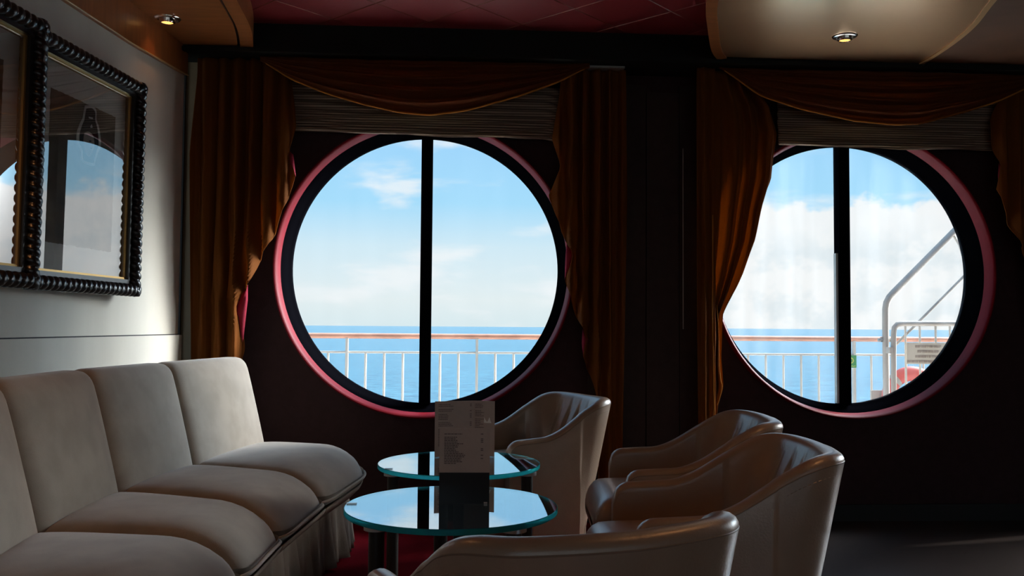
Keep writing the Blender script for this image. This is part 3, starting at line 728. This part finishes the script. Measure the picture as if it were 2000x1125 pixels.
# ================================================================== PICTURES ON THE LEFT WALL
WD = Vector((-.0731, -.9973, 0)).normalized()      # along the wall, towards the camera
WN = Vector((.9973, -.0731, 0)).normalized()       # out of the wall
def picture(s0, width, z0, z1, label, figure=True):
    """s0: distance of the far edge along the wall from its far end"""
    org = Vector((-1.440, -.35, 0))+WD*(s0+width/2)+WN*.038
    # local frame: X towards the far end, Y into the wall, Z up
    root = empty('framed_picture', (org.x, org.y, (z0+z1)/2)); root.rotation_euler = (math.radians(.4), 0, math.atan2(-WD.y, -WD.x)-math.radians(3.2))
    tag(root, label, 'picture', 'black carved frames on the left wall')
    w, h = width, z1-z0; b = .075
    # moulding: carved, rope-like roll on a flat black rail
    def roll(p0, p1, axis_out):
        p0 = Vector(p0); p1 = Vector(p1); Lr = (p1-p0).length; t = (p1-p0).normalized(); u = Vector((0, -1, 0)); w_ = t.cross(u)
        n = int(Lr/.0042); k = 24; rows = []
        lobes = round(Lr/.036)
        for i in range(n+1):
            q = p0+t*(Lr*i/n); row = []
            for j in range(k):
                a = j*2*PI/k; ph = 2*PI*lobes*i/n+1.0*a
                rr = .024*(1+.42*(abs(math.sin(ph/2))**.7-.6))
                row.append(q+u*math.cos(a)*rr*.9+w_*math.sin(a)*rr)
            rows.append(row)
        return rows
    e = .026
    mb = MB()
    for p0, p1 in (((-w/2, -.035, -h/2+e), (w/2, -.035, -h/2+e)), ((-w/2, -.035, h/2-e), (w/2, -.035, h/2-e)), ((-w/2+e, -.035, -h/2), (-w/2+e, -.035, h/2)), ((w/2-e, -.035, -h/2), (w/2-e, -.035, h/2))):
        mb.grid(roll(p0, p1, 1), closev=True)
    mb.build('carved_moulding', 'carved_black', root, angle=60)
    mb = MB()
    def ring(x, z, x2, z2, y0, y1):
        mb.box(-x, x, y0, y1, z2, z); mb.box(-x, x, y0, y1, -z, -z2); mb.box(-x, -x2, y0, y1, -z2, z2); mb.box(x2, x, y0, y1, -z2, z2)
    ring(w/2-.004, h/2-.004, w/2-b+.005, h/2-b+.005, -.030, .016)
    mb.build('frame_rail', 'carved_black', root, smooth=False)
    mb = MB(); ring(w/2-b+.005, h/2-b+.005, w/2-b-.004, h/2-b-.004, -.0175, .010); mb.build('gold_fillet', 'gold', root, smooth=False)
    MB().box(-w/2+b-.01, w/2-b+.01, .004, .014, -h/2+b-.01, h/2-b+.01).build('mat_board', 'mat_board', root, smooth=False)
    MB().box(-w/2+b-.004, w/2-b+.004, -.013, -.010, -h/2+b-.004, h/2-b+.004).build('glass_pane', 'picture_glass', root, smooth=False)
    iw, ih = w/2-b-.085, h/2-b-.105
    rnd = random.Random(3); n = 40; poly = []
    for (xa, za), (xb, zb) in (((-iw, -ih), (iw, -ih)), ((iw, -ih), (iw, ih)), ((iw, ih), (-iw, ih)), ((-iw, ih), (-iw, -ih))):
        for i in range(n): poly.append((lerp(xa, xb, i/n)+rnd.uniform(-.0015, .0015), lerp(za, zb, i/n)+rnd.uniform(-.0015, .0015)))
    pr = MB().prism(poly, .0025, .004).build('print', 'print_brown', root, smooth=False)
    if figure:
        def shape(pts, y0, y1, m_, name):
            if name != 'outline': pts = [(x, (z-(ih-.02))*.62+ih-.02) for x, z in pts]
            o = MB().prism(pts, y0, y1).build(name, m_, root, smooth=False); o.parent = pr; return o
        fx, fz = .035, ih-.02
        hair = resample([(-.030, .0), (.010, .018), (.034, .0), (.036, -.05), (.050, -.085), (.062, -.14), (.066, -.20), (.050, -.25), (.040, -.30), (.03, -.33), (-.035, -.33), (-.045, -.27), (-.066, -.235), (-.070, -.18), (-.056, -.12), (-.042, -.08), (-.036, -.04), (-.030, .0)], 4)[:-1]
        out = [(fx+x*1.28, fz+(z+.16)*1.10-.16) for x, z in hair]; out = [(x, (z-fz)*.62+fz) for x, z in out]; shape(out, .0012, .0025, 'mat_board', 'outline')
        shape([(fx+x, fz+z) for x, z in hair], .0004, .0012, 'ink_black', 'hair')
        face = resample([(-.040, -.16), (-.01, -.14), (.022, -.155), (.034, -.20), (.030, -.245), (.012, -.285), (-.004, -.30), (-.03, -.275), (-.044, -.22), (-.040, -.16)], 4)[:-1]
        shape([(fx+x, fz+z) for x, z in face], -.0004, .0004, 'ink_grey', 'face')
        shape([(fx-.004, fz-.195), (fx+.012, fz-.19), (fx+.010, fz-.20), (fx-.004, fz-.203)], -.001, -.0004, 'ink_black', 'eye')
        shape([(fx+.002, fz-.238), (fx+.020, fz-.235), (fx+.012, fz-.246)], -.001, -.0004, 'ink_black', 'mouth')
        shape([(fx-.012, fz-.045), (fx+.018, fz-.040), (fx+.016, fz-.050), (fx-.010, fz-.055)], -.0004, .0003, 'mat_board', 'highlight')
        shape([(fx+.002, fz-.10), (fx+.012, fz-.085), (fx+.018, fz-.105), (fx+.004, fz-.112)], -.0004, .0003, 'mat_board', 'highlight')
    return root
picture(.672, .775, 1.176, 2.104, 'black carved frame showing a dark-haired head print, nearer the window curtain', True)
picture(1.463, .775, 1.176, 2.104, 'black carved frame cut off by the left edge of the photo', False)

# ================================================================== TABLES
def table(cx, cy, legs, label, clip):
    t = empty('glass_table', (cx, cy, 0)); tag(t, label, 'table', 'round glass side tables')
    R = .300; n = 128; zt, zb = .553, .537; c = .0018
    prof = [(0.0001, zt), (R*.5, zt), (R-c, zt)]; P = [[(r*math.cos(a), r*math.sin(a), z) for r, z in prof] for a in [k*2*PI/n for k in range(n)]]
    mb = MB(); mb.grid(P, closeu=True)
    prof = [(0.0001, zb), (R*.5, zb), (R-c, zb)]; P2 = [[(r*math.cos(a), r*math.sin(a), z) for r, z in prof] for a in [k*2*PI/n for k in range(n)]]
    mb.grid(P2, closeu=True)
    prof = [(R-c, zt), (R, zt-c), (R, zb+c), (R-c, zb)]; P3 = [[(r*math.cos(a), r*math.sin(a), z) for r, z in prof] for a in [k*2*PI/n for k in range(n)]]
    mb.grid(P3, closeu=True, mi=1)
    mb.build('table_top', ['table_glass', 'table_glass_edge'], t, angle=30)
    for lx, ly in legs:
        l = MB().cyl((lx, ly), .021, .0, .522, n=28).build('leg', 'table_leg', t)
        MB().cyl((lx, ly), .034, .5225, .5355, n=32).build('mounting_disc', 'steel', l)
    px, py = clip[0]-cx, clip[1]-cy
    MB().box(px-.014, px+.014, py-.006, py+.006, .5532, .5562).build('metal_tab', 'steel', t, smooth=False)
    return t
c1 = at(687, 983, 2, .555); c2 = at(759, 915, 2, .555)
table(-.019, -2.407, [(-.195, -.16), (.165, -.19), (-.035, .25)], 'nearer round glass side table holding the menu with a black base', c1)
table(.002, -1.632, [(-.235, -.10), (.245, -.10), (.0, .26)], 'farther round glass side table behind the menus, by the window', c2)

# menus
def ink_lines(mb, x0, x1, z0, z1, y, rows, seed, th=.0012, cols=0):
    # cols 0: the names; cols 1: the price column
    rnd = random.Random(seed)
    for i in range(rows):
        if rnd.random() < .16: continue
        z = lerp(z1, z0, (i+.5)/rows); x = x0; end = x0+(x1-x0)*rnd.uniform(.25, .52)
        while x < end:
            w = rnd.uniform(.003, .009)
            if not cols: mb.box(x, min(end, x+w), y-.0004, y, z-th, z+th)
            x += w+.0014
        q1, q2 = rnd.random(), rnd.random()
        if cols and q1 < .7: mb.box(x1-.010, x1-.003, y-.0004, y, z-th, z+th)
t = empty('menu_card', (.017, -2.378, .5532)); tag(t, 'upright menu card in a black base on the nearer glass table', 'menu')
t.rotation_euler = (0, 0, math.radians(-1.5))
MB().box(-.0715, .0715, -.012, .012, 0, .088).build('holder', 'menu_black', t, smooth=False)
MB().box(-.072, .072, -.0155, -.0125, .0884, .214).box(-.072, .072, -.0125, .010, .0884, .0894).build('card', 'paper_beige', t, smooth=False)
MB().box(-.0715, .0715, -.0152, -.0125, 0.0, .0880).build('lower_panel', 'menu_black', t, smooth=False)
mb = MB(); ink_lines(mb, -.058, .056, .112, .200, -.0156, 19, 5); mb.build('lettering', 'menu_ink', t, smooth=False)
mb = MB(); ink_lines(mb, -.058, .056, .112, .200, -.0156, 19, 5, cols=1); mb.build('price_column', 'menu_ink', t, smooth=False)
MB().box(.056, .066, -.0160, -.0156, .0006, .0050).build('label_tag', 'paper_white', t, smooth=False)
# folded menu on the far table
P0 = at(848.5, 893, 2, .5532); P1 = at(925, 893, 2, .5532); P2 = at(966, 893, 2, .5532)
t = empty('menu_card', (float(P1[0]), float(P0[1])+.02, .5532)); tag(t, 'taller folded menu standing on the farther glass table', 'menu')
xl, xr = float(P0[0]-P1[0]), float(P2[0]-P1[0]); H = .214
mb = MB()
A_, B_, D_ = (xl, -.020), (0, .018), (xr, -.006)
for (p, q) in ((A_, B_), (B_, D_)):
    mb.slab([p, q, (q[0], q[1]+.002), (p[0], p[1]+.002)], 0, H)
mb.build('card', 'paper_beige', t, smooth=False)
def on_panel(p, q, name, m_, build):
    a = math.atan2(q[1]-p[1], q[0]-p[0]); m2 = MB(); build(m2, math.hypot(q[0]-p[0], q[1]-p[1]))
    m2.v = [(p[0]+x*math.cos(a)-y*math.sin(a), p[1]+x*math.sin(a)+y*math.cos(a), z) for x, y, z in m2.v]
    return m2.build(name, m_, t, smooth=False)
on_panel(A_, B_, 'lettering', 'menu_ink', lambda m2, w: ink_lines(m2, .014, w-.006, .04, H-.010, -.0006, 26, 9))
on_panel(A_, B_, 'price_column', 'menu_ink', lambda m2, w: ink_lines(m2, .014, w-.006, .04, H-.010, -.0006, 26, 9, cols=1))
on_panel(B_, D_, 'lettering', 'menu_ink', lambda m2, w: ink_lines(m2, .006, w-.010, .05, H-.010, -.0006, 24, 11))
def logo(m2, w):
    x = w-.043; z = .129
    m2.prism([(x, z), (x+.001, z+.022), (x+.006, z+.011), (x+.013, z+.003), (x+.013, z)], -.0012, -.0004)
    m2.prism([(x+.010, z), (x+.017, z+.010), (x+.022, z+.022), (x+.026, z+.008), (x+.030, z)], -.0012, -.0004)
on_panel(B_, D_, 'white_mark', 'logo_white', logo)

# ================================================================== ARMCHAIRS
def make_chair():
    root = empty('tub_armchair')
    d, w, rc = .515, .565, .10
    HB, HA = .752, .607
    # outer path in plan, from the right front round the back to the left front
    path = []
    n1, n2, n3 = 40, 12, 84
    for i in range(n1): path.append((lerp(d/2, -d/2+rc, i/n1), -w/2, 0))
    for i in range(n2): a = -PI/2-PI/2*i/n2; path.append((-d/2+rc+rc*math.cos(a), -w/2+rc+rc*math.sin(a), 1))
    for i in range(n3+1): path.append((-d/2, lerp(-w/2+rc, w/2-rc, i/n3), 2))
    for i in range(1, n2+1): a = PI-PI/2*i/n2; path.append((-d/2+rc+rc*math.cos(a), w/2-rc+rc*math.sin(a), 1))
    for i in range(1, n1+1): path.append((lerp(-d/2+rc, d/2, i/n1), w/2, 0))
    def bow(x, y, k):
        b = sm(-x/(d/2)); return (x-.050*b*(1-(y/(w/2))**2)+.012*b, y*(1-.07*b), k)
    path = [bow(*p) for p in path]
    n = len(path); rows = []; rims = []
    for i, (x, y, kd) in enumerate(path):
        a = Vector(path[max(0, i-1)][:2]); b_ = Vector(path[min(n-1, i+1)][:2]); t = (b_-a).normalized(); nin = Vector((t.y, -t.x))
        if nin.dot(Vector((-x, -y))) < 0: nin = -nin
        back = sm((-x-.02)/.24)                         # 0 on the arms .. 1 at the back
        rise = sm((.10-x)/.34)
        h = HA-.055*(x+.0)+(HB-HA)*rise-.055*.23*rise-.006*rise*(1-abs(y)/(w/2)) if True else 0
        fr = max(0, (x-(d/2-.05))/.05)                # rounded front of the arm
        h -= .05*(1-math.sqrt(max(0, 1-fr**2)))
        T = lerp(.050, .062, back)
        tap = lerp(.05, .20, back)
        def P(o, z):
            # o: distance inwards from the outer face; the shell tapers towards the floor
            q = Vector((x, y))+nin*(o+tap*(HB-z)*1.0*(.35 if kd == 0 and back < .2 else 1)-.02*back); return (q.x, q.y, z)
        row = [P(0, .09), P(0, .20), P(0, .34), P(0, .46 if h > .5 else h*.9)]
        r = T/2
        row += [P(0, lerp(.46, h-r, .5)), P(0, h-r)]
        for k in range(1, 8):
            a_ = PI*k/8; row.append(P(r-r*math.cos(a_), h-r+r*.85*math.sin(a_)))
        # inner face with padding growing towards the seat
        hi = h-r; m_ = 26
        for k in range(m_+1):
            v = k/m_; z = lerp(hi, .36, v)
            pad = T+lerp(.0, .055, sm(v*1.3))*back+.014*back*math.sin(PI*min(1, v*1.4))
            if back > .5 and abs(y) < .19:
                ww = (1-abs(y)/.19)**.5; vv = math.exp(-((v-.34)/.20)**2)
                pad += -.024*ww*vv*(abs(math.sin(PI*(y+.19)/.076))**9)
            row.append(P(pad, z))
        rows.append(row); rims.append(P(.002, h-r*.9))
    mb = MB(); mb.grid(rows)
    for r_ in (rows[0], rows[-1]):
        o = len(mb.v); mb.v += [tuple(p) for p in r_]; mb.f.append(tuple(range(o, o+len(r_)))); mb.mi.append(0)
    mb.build('shell', 'leather', root, angle=60)
    MB().tube(rims, .0024, n=6).build('seam', 'leather_dark', root)
    # second stitch line lower down the outside
    st = [(p[0]*.976, p[1]*.990, p[2]-.030) for p in rims]
    mb = MB(); acc = 0; last = Vector(st[0])
    L_ = [Vector(p) for p in st]
    for i in range(len(L_)-1):
        seg = (L_[i+1]-L_[i]); m_ = max(1, int(seg.length/.009))
        nrm = Vector((-0, 0, 0))
        for k in range(m_):
            p = L_[i]+seg*(k/m_); q = p+seg*(.55/m_)
            ctr = Vector((0, 0, p.z)); o_ = (p-ctr).normalized()*.0012
            mb.tube([p+o_, q+o_], .0011, n=4)
    mb.build('stitching', 'leather', root)
    v, f = rounded_box(14, 14, 5, .50, .47, .15, .05); out = []
    for p in v:
        z = p.z+.402+(.022*(1-(p.x/.25)**4)*(1-(p.y/.235)**4) if p.z > .02 else 0)
        x = p.x+.105; 
        if x > .30: z -= .02*((x-.30)/.05)**2 if p.z > 0 else 0
        out.append((x, p.y, z))
    MB().add(out, f).build('seat', 'leather', root, angle=70)
    v, f = rounded_box(6, 6, 3, .44, .44, .24, .03)
    MB().add([(p.x+.06, p.y*(1-.10*(.5-p.z/.24)), p.z+.21) for p in v], f).build('base', 'leather_dark', root, angle=70)
    for sx_ in (-1, 1):
        for sy_ in (-1, 1):
            MB().cyl((.03+sx_*.17, sy_*.17), .016, 0, .10, n=16, r2=.020).build('leg', 'table_leg', root)
    return root
def copy_tree(o, parent=None):
    c = o.copy(); C.objects.link(c); c.parent = parent
    for ch in [q for q in bpy.data.objects if q.parent is o]: copy_tree(ch, c)
    return c
chair = make_chair()
SPOTS = [(.335, -.985, 203, 'taupe leather tub armchair behind the farther table, in front of the window curtain'),
         (.82, -1.80, 176, 'taupe leather tub armchair half hidden behind the larger armchair on the right'),
         (.705, -2.53, 176, 'taupe leather tub armchair on the right with pleated back fully in view'),
         (.165, -3.30, 111, 'nearest taupe leather tub armchair seen from behind at the bottom edge')]
for i, (x, y, a, lab) in enumerate(SPOTS):
    o = chair if i == 0 else copy_tree(chair)
    o.location = (x, y, 0); o.rotation_euler = (0, 0, math.radians(a)); tag(o, lab, 'armchair', 'tub armchairs round the tables')

# ================================================================== OUTSIDE: deck, railing, stair rails, sea
struct(MB().box(-8, 14, .07, 2.25, -.12, -.05).build('deck', 'deck', smooth=False))
sea = MB(); sea.add([(-15000, 3, -14), (15000, 3, -14), (15000, 15000, -14), (-15000, 15000, -14)], [(0, 1, 2, 3)])
o = sea.build('sea', 'sea', smooth=False); o['kind'] = 'structure'
RY = 2.0; x_post = float(at(677.5, 688, 1, RY)[0]); SP = .1448
root = empty('deck_railing', (1.0, RY, -.05)); tag(root, 'white deck railing with terracotta handrail outside the windows', 'railing')
zr = -(-.05)
def loc(mb, name, m_, root, **k):
    o = mb.build(name, m_, None, **k); under(root, o); return o
loc(MB().tube([(-6, RY, .975), (12, RY, .975)], .021, n=16), 'handrail', 'handrail', root)
loc(MB().tube([(-6, RY, .848), (12, RY, .848)], .0095, n=10), 'middle_rail', 'rail_white', root)
loc(MB().tube([(-6, RY, .05), (12, RY, .05)], .0095, n=10), 'bottom_rail', 'rail_white', root)
for k in range(-16, 44):
    x = x_post+k*SP
    if k % 7 == 0: loc(MB().box(x-.010, x+.010, RY-.018, RY+.018, -.05, .96), 'post', 'rail_white', root, smooth=False)
    else: loc(MB().tube([(x, RY, .05), (x, RY, .848)], .0095, n=8), 'baluster', 'rail_white', root)
LY = 1.62
def pp(x, y, d=LY): return tuple(float(q) for q in at(x, y, 1, d))
t = empty('stair_handrail', (pp(1729, 700)[0], LY, -.05)); tag(t, 'cream bent pipe handrail rising to the right outside the right-hand window', 'handrail')
P = [(pp(1729.5, 600)[0], LY, -.05), pp(1729.5, 640), pp(1729.5, 604), pp(1731.5, 591), pp(1737, 580), pp(1746, 570), pp(1863, 452), pp(1920, 395)]
loc(MB().tube(P, .024, n=14), 'top_pipe', 'pipe_cream', t)
loc(MB().tube([pp(1745, 677), pp(1751, 672), pp(1930, 492)], .010, n=10), 'lower_pipe', 'pipe_cream', t)
loc(MB().tube([pp(1715, 664), pp(1738, 662)], .012, n=10).tube([pp(1722, 658), pp(1722, 668)], .012, n=8).tube([pp(1741, 660), pp(1741, 668)], .012, n=8), 'clamp', 'cast_metal', t)
loc(MB().tube([pp(1858, 452), pp(1874, 478), pp(1884, 510)], .010, n=10), 'brace', 'rail_white', t)
GY = 1.56
def pg(x, y): return tuple(float(q) for q in at(x, y, 1, GY))
t = empty('deck_gate', (pg(1745, 700)[0], GY, -.05)); tag(t, 'cream pipe gate with thin pickets outside the right-hand window', 'gate')
P = [(pg(1745, 700)[0], GY, -.05), pg(1745, 690), pg(1745.5, 650), pg(1747, 640), pg(1752, 634), pg(1762, 632), pg(1960, 632)]
loc(MB().tube(P, .020, n=14), 'frame_pipe', 'pipe_cream', t)
for px_ in (1769, 1797, 1828, 1856, 1884, 1912):
    x = pg(px_, 700)[0]; loc(MB().tube([(x, GY, .03), (x, GY, pg(px_, 634)[2])], .0085, n=8), 'picket', 'rail_white', t)
loc(MB().tube([(pg(1745, 700)[0], GY, .05), (pg(1960, 700)[0], GY, .05)], .012, n=8), 'bottom_pipe', 'pipe_cream', t)
loc(MB().box(pg(1734, 700)[0], pg(1741, 700)[0], GY-.03, GY+.03, pg(1740, 690)[2], pg(1740, 678)[2]), 'latch', 'pipe_cream', t, smooth=False)
# notice board on the gate, seen from behind through the pane
a = pg(1767, 669); b_ = pg(1858, 711)
t = empty('notice_board', (a[0], GY-.02, b_[2])); tag(t, 'cream notice board with four faded lines hung on the gate', 'sign')
loc(MB().box(a[0], b_[0], GY-.030, GY-.022, b_[2], a[2]), 'board', 'sign_cream', t, smooth=False)
mb = MB(); rnd = random.Random(4)
for r_, (xa, xb) in enumerate(((1784, 1833), (1788, 1829), (1784, 1836), (1768, 1840))):
    z = lerp(a[2], b_[2], .17+.235*r_); x = pg(xa, 700)[0]; xe = pg(xb, 700)[0]; hh = .0095
    while x < xe:
        w_ = rnd.uniform(.006, .010)
        q = rnd.random()
        mb.box(x, x+.0028, GY-.0315, GY-.0302, z-hh, z+hh)
        if q < .7: mb.box(x+w_-.0028, x+w_, GY-.0315, GY-.0302, z-hh, z+hh)
        if q > .3: mb.box(x, x+w_, GY-.0315, GY-.0302, z+hh-.0028, z+hh)
        if q > .6: mb.box(x, x+w_, GY-.0315, GY-.0302, z-.0014, z+.0014)
        x += w_+.004
loc(mb, 'lettering', 'sign_ink', t, smooth=False)
# life buoy behind the gate
BY = 1.80; c = at(1781, 776, 1, BY); R0 = .185; r0 = .058
t = empty('life_buoy', tuple(c)); tag(t, 'red life buoy with white bands behind the gate', 'life buoy')
mbr, mbw = MB(), MB()
for k in range(4):
    a0 = PI/4+k*PI/2+.10-.0; a1 = a0+PI/2-.20
    P = []
    for i in range(17):
        a_ = lerp(a0, a1, i/16); P.append([((R0+r0*math.cos(b))*math.cos(a_), r0*.6*math.sin(b), (R0+r0*math.cos(b))*math.sin(a_)) for b in [j*2*PI/20 for j in range(20)]])
    mbr.grid(P, closev=True)
    P = []
    for i in range(5):
        a_ = lerp(a0-.20, a0, i/4); P.append([((R0+(r0+.002)*math.cos(b))*math.cos(a_), (r0*.6+.002)*math.sin(b), (R0+(r0+.002)*math.cos(b))*math.sin(a_)) for b in [j*2*PI/20 for j in range(20)]])
    mbw.grid(P, closev=True)
mbr.build('ring', 'buoy_red', t); mbw.build('white_band', 'buoy_white', t)
loc(MB().box(c[0]-.30, c[0]+.30, BY+.05, BY+.075, -.05, c[2]+.05), 'bracket', 'pipe_cream', t, smooth=False)
bpy.data.objects['life_buoy'].name = 'life_buoy'
a = pp(1652, 694, RY-.03); b_ = pp(1672.5, 718, RY-.03)
t = empty('safety_sign', (a[0], RY-.03, b_[2])); tag(t, 'small green safety sign with a yellow ring hung on the railing', 'sign')
loc(MB().box(a[0], b_[0], RY-.034, RY-.028, b_[2], a[2]), 'plate', 'green_sign', t, smooth=False)
cx_, cz_ = lerp(a[0], b_[0], .45), lerp(b_[2], a[2], .58)
loc(MB().tube([(cx_+.020*math.cos(k*2*PI/24), RY-.035, cz_+.020*math.sin(k*2*PI/24)) for k in range(24)], .005, n=6, closed=True), 'ring_symbol', 'sign_yellow', t)
loc(MB().tube([(lerp(a[0], b_[0], k/12), RY-.035, b_[2]+.012+.003*math.sin(k*2)) for k in range(1, 12)], .0022, n=6), 'wave_symbol', 'sign_yellow', t)
